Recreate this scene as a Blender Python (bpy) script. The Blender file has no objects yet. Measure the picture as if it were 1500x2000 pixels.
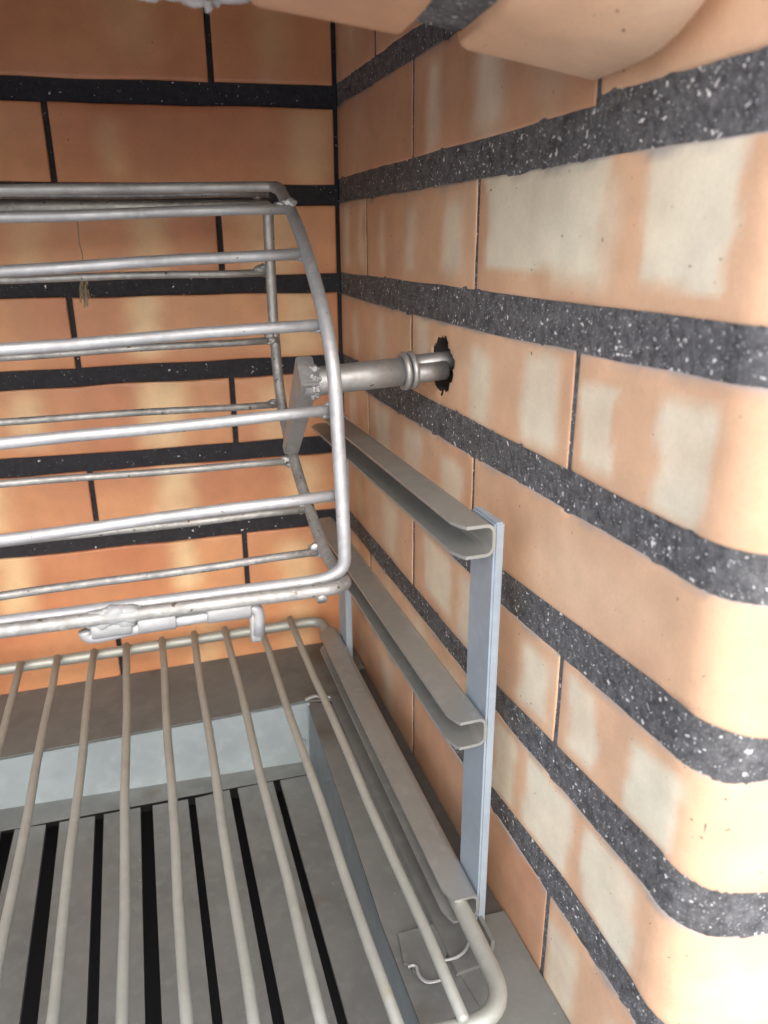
import bpy, bmesh, math, random
from mathutils import Vector, Matrix, noise
random.seed(7)
S = 0.068                      # metres per brick course; all coordinates below are in courses
SC = bpy.context.scene
COL = SC.collection
R = math.radians

# ------------------------------------------------------------------ camera
CPOS = Vector((-1.6277, -9.4689, -2.5259)); CF = 1489.93
CYAW, CPIT, CROL = 0.22282, 0.34022, -0.005882
FW = Vector((math.sin(CYAW)*math.cos(CPIT), math.cos(CYAW)*math.cos(CPIT), -math.sin(CPIT)))
_r = Vector((math.cos(CYAW), -math.sin(CYAW), 0)); _u = _r.cross(FW)
RT = _r*math.cos(CROL) + _u*math.sin(CROL)
UP = -_r*math.sin(CROL) + _u*math.cos(CROL)
cam = bpy.data.cameras.new('camera'); camo = bpy.data.objects.new('camera', cam); COL.objects.link(camo)
cam.sensor_fit = 'HORIZONTAL'; cam.sensor_width = 36; cam.lens = 36*CF/1500
M = Matrix((RT, UP, -FW)).transposed().to_4x4(); M.translation = CPOS*S
camo.matrix_world = M
cam.clip_start = 0.01; cam.clip_end = 200
cam.dof.use_dof = True; cam.dof.focus_distance = 6.6*S; cam.dof.aperture_fstop = 15
SC.camera = camo

# ------------------------------------------------------------------ light
SUN_EL, SUN_AZ = R(42), R(-5)       # azimuth measured from -y towards +x
w = bpy.data.worlds.new('World'); SC.world = w; w.use_nodes = True
nt = w.node_tree; bg = nt.nodes['Background']
sky = nt.nodes.new('ShaderNodeTexSky'); sky.sky_type = 'NISHITA'; sky.sun_disc = False
sky.sun_elevation = SUN_EL; sky.sun_rotation = math.pi - SUN_AZ
sky.air_density = 1.0; sky.dust_density = 3.0; sky.ozone_density = 1.0
nt.links.new(sky.outputs[0], bg.inputs['Color']); bg.inputs['Strength'].default_value = 0.15
sl = bpy.data.lights.new('sun', 'SUN'); sl.energy = 0.5; sl.angle = R(70); sl.color = (1, .95, .88)
so = bpy.data.objects.new('sun', sl); COL.objects.link(so)
sd = Vector((math.sin(SUN_AZ)*math.cos(SUN_EL), -math.cos(SUN_AZ)*math.cos(SUN_EL), math.sin(SUN_EL)))
so.rotation_euler = sd.to_track_quat('Z', 'Y').to_euler()
SC.view_settings.view_transform = 'Standard'; SC.view_settings.look = 'None'
SC.view_settings.gamma = 1; SC.view_settings.use_curve_mapping = False
SC.view_settings.exposure = 1.56
SC.render.engine = 'CYCLES'
SC.cycles.max_bounces = 10; SC.cycles.diffuse_bounces = 6

# ------------------------------------------------------------------ measuring helpers (photo rays onto real planes)
def ray(x, y): return FW*CF + RT*(x-750) + UP*(1000-y)
def hit_n(a, n, c):              # plane n.X = c
    d = ray(*a); n = Vector(n); t = (c - n.dot(CPOS))/n.dot(d); return CPOS + d*t
SK = -0.101087                   # right wall: x = SK*y
WN = Vector((-1, SK, 0)).normalized()        # wall normal into the firebox
def hit_wall(a, d=0): return hit_n(a, WN, d)     # plane parallel to the wall, d courses in front of it
LP = Vector((.053, .033, -1))
def hit_ledge(a, dz=0): return hit_n(a, LP, 7.806 - dz)
def ledge_z(x, y): return -7.806 + .053*x + .033*y
def hit_z(a, z): return hit_n(a, (0, 0, 1), z)
def W(t, d, z): return Vector((-SK*t, -t, z)) + WN*d

# ------------------------------------------------------------------ object helpers
def obj(name, bm, mat, parent=None, smooth=False):
    me = bpy.data.meshes.new(name)
    for v in bm.verts: v.co *= S
    bmesh.ops.recalc_face_normals(bm, faces=bm.faces)
    bm.to_mesh(me); bm.free()
    if smooth: me.polygons.foreach_set('use_smooth', [True]*len(me.polygons))
    o = bpy.data.objects.new(name, me); COL.objects.link(o)
    me.materials.append(mat)
    if parent is not None:
        o.parent = parent
        if parent.parent is None: o.location = -parent.location
    return o
def thing(name, label, cat, loc, group=None):
    o = bpy.data.objects.new(name, None); COL.objects.link(o)
    o.location = Vector(loc)*S; o.empty_display_size = .02
    o['label'] = label; o['category'] = cat
    if group: o['group'] = group
    return o
def box(bm, lo, hi, bevel=0):
    r = bmesh.ops.create_cube(bm, size=1)
    for v in r['verts']:
        v.co = Vector([(lo[i]+hi[i])/2 + v.co[i]*(hi[i]-lo[i]) for i in range(3)])
    if bevel:
        es = list({e for v in r['verts'] for e in v.link_edges})
        bmesh.ops.bevel(bm, geom=es, offset=bevel, segments=2, affect='EDGES', profile=.5)
def prism(bm, pts, dirv):
    """closed solid: polygon pts swept by dirv"""
    a = [bm.verts.new(Vector(p)) for p in pts]; b = [bm.verts.new(Vector(p)+dirv) for p in pts]
    bm.faces.new(a); bm.faces.new(b[::-1])
    n = len(a)
    for i in range(n): bm.faces.new((a[i], b[i], b[(i+1) % n], a[(i+1) % n]))
def tube(bm, pts, r, seg=14, closed=False, caps=True, wob=0):
    pts = [Vector(p) for p in pts]; n = len(pts)
    rr = r if isinstance(r, (list, tuple)) else [r]*n
    ts = []
    for i in range(n):
        if closed: t = pts[(i+1) % n]-pts[i-1]
        else: t = pts[min(i+1, n-1)]-pts[max(i-1, 0)]
        ts.append(t.normalized())
    up = Vector((0, 0, 1)) if abs(ts[0].z) < .9 else Vector((0, 1, 0))
    nrm = (up - ts[0]*up.dot(ts[0])).normalized()
    rings = []
    for i in range(n):
        nrm = (nrm - ts[i]*nrm.dot(ts[i])).normalized(); bn = ts[i].cross(nrm)
        k = []
        for j in range(seg):
            a = 2*math.pi*j/seg; q = rr[i]
            if wob: q *= 1 + wob*noise.noise(pts[i]*6 + Vector((math.cos(a), math.sin(a), 0)))
            k.append(bm.verts.new(pts[i] + (nrm*math.cos(a)+bn*math.sin(a))*q))
        rings.append(k)
    m = n if closed else n-1
    for i in range(m):
        A, B = rings[i], rings[(i+1) % n]
        for j in range(seg): bm.faces.new((A[j], A[(j+1) % seg], B[(j+1) % seg], B[j]))
    if not closed and caps: bm.faces.new(rings[0][::-1]); bm.faces.new(rings[-1])
def fillet(pts, rads, n=7):
    """round the inner corners of a polyline"""
    pts = [Vector(p) for p in pts]; out = [pts[0]]
    for i in range(1, len(pts)-1):
        r = rads[i-1] if isinstance(rads, (list, tuple)) else rads
        a, b, c = pts[i-1], pts[i], pts[i+1]
        p = b + (a-b).normalized()*min(r, (a-b).length*.49); q = b + (c-b).normalized()*min(r, (c-b).length*.49)
        for k in range(n+1):
            t = k/n; out.append(p*(1-t)**2 + b*2*t*(1-t) + q*t*t)
    out.append(pts[-1]); return out
def smooth_line(pts, sub=6):
    P = [Vector(p) for p in pts]; out = []
    for i in range(len(P)-1):
        p0, p1, p2, p3 = P[max(i-1, 0)], P[i], P[i+1], P[min(i+2, len(P)-1)]
        for k in range(sub):
            t = k/sub
            out.append(.5*((2*p1)+(p2-p0)*t+(2*p0-5*p1+4*p2-p3)*t*t+(3*p1-p0-3*p2+p3)*t**3))
    out.append(P[-1]); return out
def lump(bm, c, r, sq=(1, 1, 1), amp=.25, f=2.2, sub=3):
    g = bmesh.ops.create_icosphere(bm, subdivisions=sub, radius=1)
    c = Vector(c); rot = Matrix.Rotation(random.random()*6, 3, 'X')
    for v in g['verts']:
        k = 1 + amp*noise.noise(rot @ v.co*f + c*7)
        v.co = c + Vector([v.co[i]*sq[i]*r*k for i in range(3)])

# ------------------------------------------------------------------ materials
def mat(name, color, rough=.6, metal=0, bump=0, bscale=300, var=0, vscale=20, spots=None, spec=.5, rvar=0, stain=None):
    m = bpy.data.materials.new(name); m.use_nodes = True; nt = m.node_tree; L = nt.links
    b = nt.nodes['Principled BSDF']
    b.inputs['Roughness'].default_value = rough; b.inputs['Metallic'].default_value = metal
    b.inputs['Specular IOR Level'].default_value = spec
    tc = nt.nodes.new('ShaderNodeTexCoord')
    def noi(s, d=4):
        n = nt.nodes.new('ShaderNodeTexNoise'); n.inputs['Scale'].default_value = s; n.inputs['Detail'].default_value = d
        L.new(tc.outputs['Object'], n.inputs['Vector']); return n
    rgb = nt.nodes.new('ShaderNodeRGB'); rgb.outputs[0].default_value = (*color, 1); cur = rgb.outputs[0]
    def mix(fac, colr, mode='MIX'):
        nonlocal cur
        x = nt.nodes.new('ShaderNodeMix'); x.data_type = 'RGBA'; x.blend_type = mode
        L.new(fac, x.inputs[0]); L.new(cur, x.inputs[6])
        x.inputs[7].default_value = (*colr, 1); cur = x.outputs[2]
    def ramp(src, a, b2):
        r = nt.nodes.new('ShaderNodeMapRange'); r.inputs[1].default_value = a; r.inputs[2].default_value = b2
        L.new(src, r.inputs[0]); return r.outputs[0]
    if var:
        n = noi(vscale); mix(ramp(n.outputs[0], .35, .7), tuple(c*(1-var) for c in color))
        n = noi(vscale*5); mix(ramp(n.outputs[0], .5, .8), tuple(min(1, c*(1+var*.5)) for c in color))
    if stain:
        n = noi(stain[1]); mix(ramp(n.outputs[0], stain[2], stain[2]+.12), stain[0])
    if spots:
        sc, th, colr = spots
        n = noi(sc, 2); mix(ramp(n.outputs[0], th, th+.03), colr)
    L.new(cur, b.inputs['Base Color'])
    if rvar:
        n = noi(vscale*2); r = ramp(n.outputs[0], .3, .7)
        q = nt.nodes.new('ShaderNodeMapRange'); q.inputs[3].default_value = rough-rvar; q.inputs[4].default_value = rough+rvar
        L.new(r, q.inputs[0]); L.new(q.outputs[0], b.inputs['Roughness'])
    if bump:
        n = noi(bscale, 5); bp = nt.nodes.new('ShaderNodeBump'); bp.inputs['Strength'].default_value = bump
        bp.inputs['Distance'].default_value = .001
        L.new(n.outputs[0], bp.inputs['Height']); L.new(bp.outputs[0], b.inputs['Normal'])
    return m
def brick_mat(name, base, red, cream):
    m = bpy.data.materials.new(name); m.use_nodes = True; nt = m.node_tree; L = nt.links
    b = nt.nodes['Principled BSDF']; b.inputs['Roughness'].default_value = .40; b.inputs['Specular IOR Level'].default_value = .5
    at = nt.nodes.new('ShaderNodeAttribute'); at.attribute_name = 'flash'
    sp = nt.nodes.new('ShaderNodeSeparateColor'); L.new(at.outputs['Color'], sp.inputs[0])
    tc = nt.nodes.new('ShaderNodeTexCoord')
    n = nt.nodes.new('ShaderNodeTexNoise'); n.inputs['Scale'].default_value = 55; n.inputs['Detail'].default_value = 5
    L.new(tc.outputs['Object'], n.inputs['Vector'])
    def mx(f, a, c, mode='MIX'):
        x = nt.nodes.new('ShaderNodeMix'); x.data_type = 'RGBA'; x.blend_type = mode
        for s, v in ((x.inputs[0], f), (x.inputs[6], a), (x.inputs[7], c)):
            if isinstance(v, tuple): s.default_value = (*v, 1)
            elif isinstance(v, float): s.default_value = v
            else: L.new(v, s)
        return x.outputs[2]
    c = mx(sp.outputs['Green'], base, red)
    c = mx(sp.outputs['Red'], c, cream)
    mr = nt.nodes.new('ShaderNodeMapRange'); mr.inputs[1].default_value = .3; mr.inputs[2].default_value = .7
    mr.inputs[3].default_value = .9; mr.inputs[4].default_value = 1.08; L.new(n.outputs[0], mr.inputs[0])
    cc = nt.nodes.new('ShaderNodeCombineColor')
    for k in range(3): L.new(mr.outputs[0], cc.inputs[k])
    c = mx(1.0, c, cc.outputs[0], 'MULTIPLY')
    n0 = nt.nodes.new('ShaderNodeTexNoise'); n0.inputs['Scale'].default_value = 650; n0.inputs['Detail'].default_value = 3
    L.new(tc.outputs['Object'], n0.inputs['Vector'])
    m0 = nt.nodes.new('ShaderNodeMapRange'); m0.inputs[1].default_value = .3; m0.inputs[2].default_value = .7
    m0.inputs[3].default_value = .96; m0.inputs[4].default_value = 1.04; L.new(n0.outputs[0], m0.inputs[0])
    c0 = nt.nodes.new('ShaderNodeCombineColor')
    for k in range(3): L.new(m0.outputs[0], c0.inputs[k])
    c = mx(1.0, c, c0.outputs[0], 'MULTIPLY')
    # tiny dark pits
    n2 = nt.nodes.new('ShaderNodeTexNoise'); n2.inputs['Scale'].default_value = 420; n2.inputs['Detail'].default_value = 1
    L.new(tc.outputs['Object'], n2.inputs['Vector'])
    m2 = nt.nodes.new('ShaderNodeMapRange'); m2.inputs[1].default_value = .77; m2.inputs[2].default_value = .80; L.new(n2.outputs[0], m2.inputs[0])
    c = mx(m2.outputs[0], c, (.09, .05, .035))
    # soot smudges
    n3 = nt.nodes.new('ShaderNodeTexNoise'); n3.inputs['Scale'].default_value = 14; n3.inputs['Detail'].default_value = 6
    L.new(tc.outputs['Object'], n3.inputs['Vector'])
    m3 = nt.nodes.new('ShaderNodeMapRange'); m3.inputs[1].default_value = .55; m3.inputs[2].default_value = .8; m3.inputs[4].default_value = .30
    L.new(n3.outputs[0], m3.inputs[0])
    c = mx(m3.outputs[0], c, (.30, .17, .10))
    c = mx(sp.outputs['Blue'], c, (.27, .265, .265))
    L.new(c, b.inputs['Base Color'])
    n4 = nt.nodes.new('ShaderNodeTexNoise'); n4.inputs['Scale'].default_value = 500; n4.inputs['Detail'].default_value = 4
    L.new(tc.outputs['Object'], n4.inputs['Vector'])
    bp = nt.nodes.new('ShaderNodeBump'); bp.inputs['Strength'].default_value = .16; bp.inputs['Distance'].default_value = .0006
    L.new(n4.outputs[0], bp.inputs['Height']); L.new(bp.outputs[0], b.inputs['Normal'])
    return m
def mortar_mat(name, dark, light, grit):
    m = bpy.data.materials.new(name); m.use_nodes = True; nt = m.node_tree; L = nt.links
    b = nt.nodes['Principled BSDF']; b.inputs['Roughness'].default_value = .75; b.inputs['Specular IOR Level'].default_value = .4
    tc = nt.nodes.new('ShaderNodeTexCoord')
    n = nt.nodes.new('ShaderNodeTexNoise'); n.inputs['Scale'].default_value = 170; n.inputs['Detail'].default_value = 8; n.inputs['Roughness'].default_value = .75
    L.new(tc.outputs['Object'], n.inputs['Vector'])
    mr = nt.nodes.new('ShaderNodeMapRange'); mr.inputs[1].default_value = .35; mr.inputs[2].default_value = .75; L.new(n.outputs[0], mr.inputs[0])
    x = nt.nodes.new('ShaderNodeMix'); x.data_type = 'RGBA'; L.new(mr.outputs[0], x.inputs[0])
    x.inputs[6].default_value = (*dark, 1); x.inputs[7].default_value = (*light, 1); cur = x.outputs[2]
    dn = nt.nodes.new('ShaderNodeTexNoise'); dn.inputs['Scale'].default_value = 300; dn.inputs['Detail'].default_value = 3
    L.new(tc.outputs['Object'], dn.inputs['Vector'])
    vm = nt.nodes.new('ShaderNodeVectorMath'); vm.operation = 'MULTIPLY_ADD'; L.new(dn.outputs['Color'], vm.inputs[0]); vm.inputs[1].default_value = (.006, .006, .006)
    L.new(tc.outputs['Object'], vm.inputs[2])
    for sc, thr, colr in ((650, .31, (.50, .51, .52)), (1200, .38, (.28, .29, .30)), (330, .28, (.66, .66, .65)), (170, .13, (.68, .68, .66))):
        v = nt.nodes.new('ShaderNodeTexVoronoi'); v.inputs['Scale'].default_value = sc
        L.new(vm.outputs[0], v.inputs['Vector'])
        # only some cells carry a grain, of its own size
        se = nt.nodes.new('ShaderNodeSeparateColor'); L.new(v.outputs['Color'], se.inputs[0])
        r1 = nt.nodes.new('ShaderNodeMapRange'); r1.inputs[1].default_value = 1-grit; r1.inputs[2].default_value = 1; r1.inputs[4].default_value = thr
        L.new(se.outputs[0], r1.inputs[0])
        lt = nt.nodes.new('ShaderNodeMath'); lt.operation = 'LESS_THAN'; L.new(v.outputs['Distance'], lt.inputs[0]); L.new(r1.outputs[0], lt.inputs[1])
        y = nt.nodes.new('ShaderNodeMix'); y.data_type = 'RGBA'; L.new(lt.outputs[0], y.inputs[0]); L.new(cur, y.inputs[6]); y.inputs[7].default_value = (*colr, 1)
        cur = y.outputs[2]
    L.new(cur, b.inputs['Base Color'])
    n4 = nt.nodes.new('ShaderNodeTexNoise'); n4.inputs['Scale'].default_value = 350; n4.inputs['Detail'].default_value = 6
    L.new(tc.outputs['Object'], n4.inputs['Vector'])
    bp = nt.nodes.new('ShaderNodeBump'); bp.inputs['Strength'].default_value = .8; bp.inputs['Distance'].default_value = .0012
    L.new(n4.outputs[0], bp.inputs['Height']); L.new(bp.outputs[0], b.inputs['Normal'])
    return m
MB = brick_mat('terracotta brick', (.65, .425, .275), (.44, .21, .12), (.72, .68, .54))
MBB = brick_mat('terracotta brick of the back', (.57, .27, .125), (.40, .125, .055), (.76, .57, .32))
MM = mortar_mat('dark gritty mortar', (.040, .041, .044), (.17, .173, .18), .5)
MMB = mortar_mat('dark smooth mortar', (.010, .010, .014), (.028, .028, .034), .04)
CHROME = mat('plated wire', (.43, .44, .455), .56, .6, bump=.15, bscale=250, var=.25, vscale=40, spots=(330, .73, (.16, .13, .10)), rvar=.08)
CHROME_OLD = mat('tarnished plated wire', (.38, .38, .37), .56, .6, bump=.25, bscale=250, var=.4, vscale=50, spots=(260, .68, (.13, .10, .07)), rvar=.1)
SLEEVE = mat('dull sleeve', (.30, .31, .315), .6, .3, bump=.4, bscale=300, var=.15, vscale=60)
WELD = mat('weld bead', (.36, .36, .355), .5, .6, bump=.6, bscale=500, var=.3, vscale=120, spots=(300, .66, (.09, .07, .05)))
SPIT = mat('steel tube', (.44, .44, .44), .52, .75, bump=.3, bscale=300, var=.2, vscale=35, spots=(220, .72, (.16, .13, .10)), rvar=.1)
GALV = mat('galvanised post', (.36, .43, .50), .5, .5, bump=.1, bscale=200, var=.12, vscale=30, rvar=.06)  # blue of the reflected sky put into the base colour
RAIL = mat('rail sheet steel', (.42, .435, .42), .48, .8, bump=.1, bscale=260, var=.15, vscale=25, rvar=.05)
GRATE = mat('dull plated wire', (.37, .385, .35), .52, .5, bump=.15, bscale=300, var=.12, vscale=30, stain=((.34, .30, .19), 30, .66))
TRAY = mat('dusty sheet steel', (.165, .172, .164), .60, .3, bump=.15, bscale=400, var=.22, vscale=22, stain=((.115, .10, .08), 16, .60), rvar=.1, spots=(520, .77, (.5, .5, .5)))
TRAYW = mat('bare sheet steel', (.46, .54, .58), .42, .7, bump=.08, bscale=200, var=.15, vscale=20, rvar=.08)
SHADE_SHEET = mat('shade-dark sheet steel', (.09, .085, .08), .6, .3, var=.3, vscale=20)  # darker than the tray: shade behind the rail put into the colour
HOLE_SHADE = mat('shade-dark broken brick', (.035, .028, .025), .95, bump=1, bscale=300, var=.5, vscale=200)  # hole lining coloured near-black for the shade inside the hole
PITD = mat('dull pit side sheet', (.21, .24, .26), .5, .5, bump=.08, bscale=200, var=.2, vscale=20, rvar=.06)
DARK = mat('near-black inside', (.012, .012, .014), .9)  # one even near-black tone for the hood slab and the pan
BOUNCE_GROUND = mat('pale bounce ground', (.62, .61, .58), .85, bump=.3, bscale=60, var=.15, vscale=3)  # out of view, kept light so it throws light up into the firebox
STRAW = mat('dry straw', (.22, .17, .11), .8)
RENDER = mat('rough cement', (.34, .33, .32), .9, bump=1, bscale=150, var=.3, vscale=60)

# ------------------------------------------------------------------ bricks
def sm(a, b, x):
    if a == b: return 1.0 if x > a else 0.0
    t = min(1, max(0, (x-a)/(b-a))); return t*t*(3-2*t)
def brick(bm, lay, F, u0, u1, zl, zu, patches=(), red=0, depth=.13, res=.055, hole=None, seed=0, smear=0):
    """a brick face on the surface F(u, z, d); zl/zu are functions of u; patches = soft cream areas"""
    nu = max(4, int((u1-u0)/res)); nz = max(8, int(.74/res))
    us = [u0, u0+.006, u0+.02] + [u0+.02+(u1-u0-.04)*i/nu for i in range(1, nu)] + [u1-.02, u1-.006, u1]
    vs = [0, .010, .03] + [.03+.94*i/nz for i in range(1, nz)] + [.97, .990, 1]
    def dd(k, n): 
        k = min(k, n-1-k); return {0: -.007, 1: -.002, 2: 0}.get(k, 0)
    G = []
    for i, u in enumerate(us):
        a, b = zl(u), zu(u); row = []
        for j, v in enumerate(vs):
            z = a+(b-a)*v
            wz = (.012 if seed < 100 else .02)*noise.noise(Vector((u*1.3, z*2, seed))) if j in (0, 1, len(vs)-1, len(vs)-2) else 0
            # small chips along the arris
            ch = noise.noise(Vector((u*9, z*9, seed+5)))
            d = dd(i, len(us))+dd(j, len(vs)) + .006*noise.noise(Vector((u*.8, z*.8, seed)))
            if (j in (0, 1, len(vs)-1, len(vs)-2)) and ch > .42: d -= .03*(ch-.42)/.3
            us_, zs_ = u, z+wz
            if hole:
                a0 = math.atan2(zs_-HZ, us_-HU); R0 = hole_r(a0); q0_ = math.hypot(us_-HU, zs_-HZ)
                if .6*R0 < q0_ < 1.12*R0:
                    us_, zs_ = HU+math.cos(a0)*R0, HZ+math.sin(a0)*R0; d -= .012
            ve = bm.verts.new(F(us_, zs_, d))
            cr = 0
            for (p0, p1, q0, q1, so_, st) in patches:
                wob = .07*noise.noise(Vector((u*2, v*2.5, seed+p0)))+.03*noise.noise(Vector((u*6, v*6, seed+p0)))
                cr = max(cr, st*(.9+.25*noise.noise(Vector((u*1.5, v*1.5, seed+3))))*sm(p0-so_, p0+so_, u+wob)*(1-sm(p1-so_, p1+so_, u+wob))*sm(q0-so_, q0+so_, v+wob)*(1-sm(q1-so_, q1+so_, v+wob)))
            g = red + (.75 if red >= .18 and seed >= 100 else .45)*noise.noise(Vector((u*.9, v*.5, seed+9))) + .12*(1-min(1, 6*min(v, 1-v)))
            sme = smear*sm(.955, 1.0, v+.035*noise.noise(Vector((u*3, seed, 1)))+.015*noise.noise(Vector((u*14, seed, 2)))) if smear else 0
            ve[lay] = (min(1, cr), min(1, max(0, g)), sme, 1)
            row.append(ve)
        G.append(row)
    n, m = len(us), len(vs)
    for i in range(n-1):
        for j in range(m-1):
            if hole:
                uc = (us[i]+us[i+1])/2; v = (vs[j]+vs[j+1])/2; zc = zl(uc)+(zu(uc)-zl(uc))*v
                if hole(uc, zc): continue
            bm.faces.new((G[i][j], G[i+1][j], G[i+1][j+1], G[i][j+1]))
    # sides
    loop = [(i, 0) for i in range(n)] + [(n-1, j) for j in range(1, m)] + [(i, m-1) for i in range(n-2, -1, -1)] + [(0, j) for j in range(m-2, 0, -1)]
    back = []
    for (i, j) in loop:
        u = us[i]; v = vs[j]; z = zl(u)+(zu(u)-zl(u))*v
        b = bm.verts.new(F(u, z, -depth)); b[lay] = G[i][j][lay]; back.append(b)
    for k in range(len(loop)):
        a = G[loop[k][0]][loop[k][1]]; k2 = (k+1) % len(loop); c = G[loop[k2][0]][loop[k2][1]]
        bm.faces.new((a, back[k], back[k2], c))
def lin(pts):
    def f(u):
        if u <= pts[0][0]: return pts[0][1]
        for (a, za), (b, zb) in zip(pts, pts[1:]):
            if u <= b: return za+(zb-za)*(u-a)/(b-a)
        return pts[-1][1]
    return f
def newbm():
    bm = bmesh.new(); lay = bm.verts.layers.float_color.new('flash'); return bm, lay
J = .055   # half-open vertical joint

# ---- right wall: path straight along the wall, then round the nose, then outwards
T1 = 6.46; NR = .30; CS = 1/math.sqrt(1+SK*SK)
L1 = T1/CS
wd = Vector((-SK, -1, 0)).normalized()
P1 = wd*L1
ang0 = math.atan2(WN.y, WN.x)                        # normal at the wall
cen = P1 - WN*NR
A_END = -math.pi/2
if ang0 > 0: ang0 -= 2*math.pi
sweep = A_END-ang0                                    # radians turned round the nose
LA = NR*abs(sweep)
def FR(u, z, d):
    if u <= L1: p = wd*u; n = WN
    elif u <= L1+LA:
        a = ang0 + sweep*(u-L1)/LA; n = Vector((math.cos(a), math.sin(a), 0)); p = cen+n*NR
    else:
        n = Vector((0, -1, 0)); p = cen+n*NR+Vector((1, 0, 0))*(u-L1-LA)
    q = p+n*d; return Vector((q.x, q.y, z))
UE = L1+LA+3.2
T = lambda t: t/CS
edges = {  # band: (upper edge = bottom of brick above, lower edge = top of brick below)
 1: (lin([(0, -.868), (7, -.868)]), lin([(0, -1.083), (7, -1.06)])),
 2: (lin([(0, -1.835), (5.24, -1.842), (5.25, -1.79), (7, -1.80)]), lin([(0, -2.089), (7, -2.102)])),
 3: (lin([(0, -2.865), (7, -2.876)]), lin([(0, -3.11), (2.4, -3.16), (4.4, -3.16), (7, -3.13)])),
 4: (lin([(0, -3.83), (3.1, -3.868), (6.6, -3.90), (7.2, -3.92)]), lin([(0, -4.12), (2, -4.16), (7, -4.145)])),
 5: (lin([(0, -4.88), (4.45, -4.912), (6.3, -4.83), (6.7, -4.86), (7.1, -4.93), (9, -4.94)]), lin([(0, -5.10), (4.7, -5.197), (6.5, -5.15), (7.1, -5.17), (9, -5.18)])),
 6: (lin([(0, -5.84), (4.47, -5.934), (6.45, -5.80), (6.8, -5.89), (7.2, -5.97), (9, -5.99)]), lin([(0, -6.08), (4.88, -6.182), (6.4, -6.14), (7.2, -6.27), (9, -6.28)])),
 7: (lin([(0, -6.85), (4.42, -6.943), (5.6, -6.84), (6.4, -6.88), (7.2, -7.12), (9, -7.18)]), lin([(0, -7.08), (5.31, -7.152), (6.4, -7.14), (7.2, -7.38), (9, -7.44)])),
}
def tw(x, y): return -hit_wall((x, y)).y/CS           # path position of a photo point on the wall
def st(xa, xb, y, v0=.08, v1=.92, so=.08, s=.85): return (tw(xa, y), tw(xb, y), v0, v1, so, s)
rows = {
 0: [(.0, 1.4, [(.5, .7, .1, .9, .12, .4)]), (1.4, 5.25, [])],
 1: [(.0, 2.43, [(.7, .9, 0, 1, .15, .25)]),
     (2.43, 5.25, [st(838, 858, 240, .05, .85, .13, .75), st(930, 985, 200, .05, .9, .18, .75), (4.6, 4.9, .1, .9, .2, .35)]),
     (5.25, UE, [])],
 2: [(.0, 1.06, [(.18, .42, .1, .95, .07, .7), (.80, .98, .1, .95, .06, .7)]),
     (1.06, 3.79, [st(742, 752, 460, .1, .8, .1, .6), st(795, 812, 460, .12, .85, .1, .7), st(868, 905, 460, .15, .85, .12, .8)]),
     (3.79, UE, [st(950, 1180, 450, .20, 1.15, .05, .97), st(1075, 1200, 450, .10, .85, .09, .6), st(1255, 1432, 450, .17, 1.0, .035, 1.0)])],
 3: [(.0, 2.43, [(.5, .72, .1, .8, .12, .6), (1.4, 1.65, .1, .85, .12, .65)]),
     (2.43, 5.25, [st(815, 838, 660, .35, 1.0, .1, .8), st(918, 955, 740, .0, .8, .12, .85), st(1022, 1085, 780, .05, .9, .09, .9)]),
     (5.25, UE, [st(1132, 1204, 820, .08, .78, .035, 1.0), st(1283, 1388, 900, .05, .82, .05, .97), (6.95, 7.4, .1, .8, .2, .25)])],
 4: [(.0, 1.06, [(.3, .6, .1, .9, .1, .7)]),
     (1.06, 3.87, [st(735, 762, 880, .1, .95, .08, .75), st(790, 822, 880, .1, .9, .1, .75), st(862, 905, 900, .15, .8, .1, .8)]),
     (3.87, UE, [(4.9, 6.1, .2, .8, .4, .22)])],
 5: [(.0, 2.52, [(.5, .8, .1, .9, .15, .6), (1.6, 2.0, .1, .9, .15, .7)]),
     (2.52, 5.34, [st(828, 880, 1120, .15, .95, .07, .85), st(898, 925, 1180, .05, .9, .1, .8), st(1012, 1072, 1340, .12, .80, .09, .88)]),
     (5.34, UE, [st(1103, 1166, 1400, .1, .92, .05, .97), st(1218, 1322, 1560, .05, .82, .045, 1.0), (6.9, 7.5, .1, .8, .3, .3)])],
 6: [(.0, 1.06, [(.3, .6, .1, .9, .1, .5)]),
     (1.06, 4.0, [(1.5, 1.8, .1, .9, .15, .5), (2.5, 2.9, .1, .9, .15, .55), (3.4, 3.7, .1, .8, .15, .7)]),
     (4.0, UE, [st(962, 1004, 1510, .05, .9, .05, .9), st(1022, 1115, 1600, .04, .95, .06, .97), st(1133, 1250, 1720, .03, .92, .05, 1.0), (6.9, 7.6, .1, .8, .3, .3)])],
 7: [(.0, 2.56, [(.5, .8, .3, .9, .15, .5), (1.5, 1.9, .3, .9, .15, .5)]),
     (2.56, 5.42, []),
     (5.42, UE, [(5.47, 5.85, .0, .85, .07, .95), (6.2, 6.5, .1, .7, .08, .9)])],
}
HC = hit_wall((862, 714)); HU = -HC.y/CS; HZ = HC.z
def hole_r(a):
    return .235*(1+.22*noise.noise(Vector((math.cos(a)*2.3, math.sin(a)*2.3, 3))) + .14*noise.noise(Vector((math.cos(a)*6, math.sin(a)*6, 8))) + .07*noise.noise(Vector((math.cos(a)*15, math.sin(a)*15, 4))))
def hole(u, z):
    r = hole_r(math.atan2(z-HZ, u-HU))
    return math.hypot(u-HU, z-HZ) < r
right = thing('brick_wall', 'terracotta and cream brick side wall with rounded front edge, behind the rail rack, with the hole for the spit', 'brick wall', (.3, -3, -9), 'brick walls of the firebox')
bm, lay = newbm()
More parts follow.
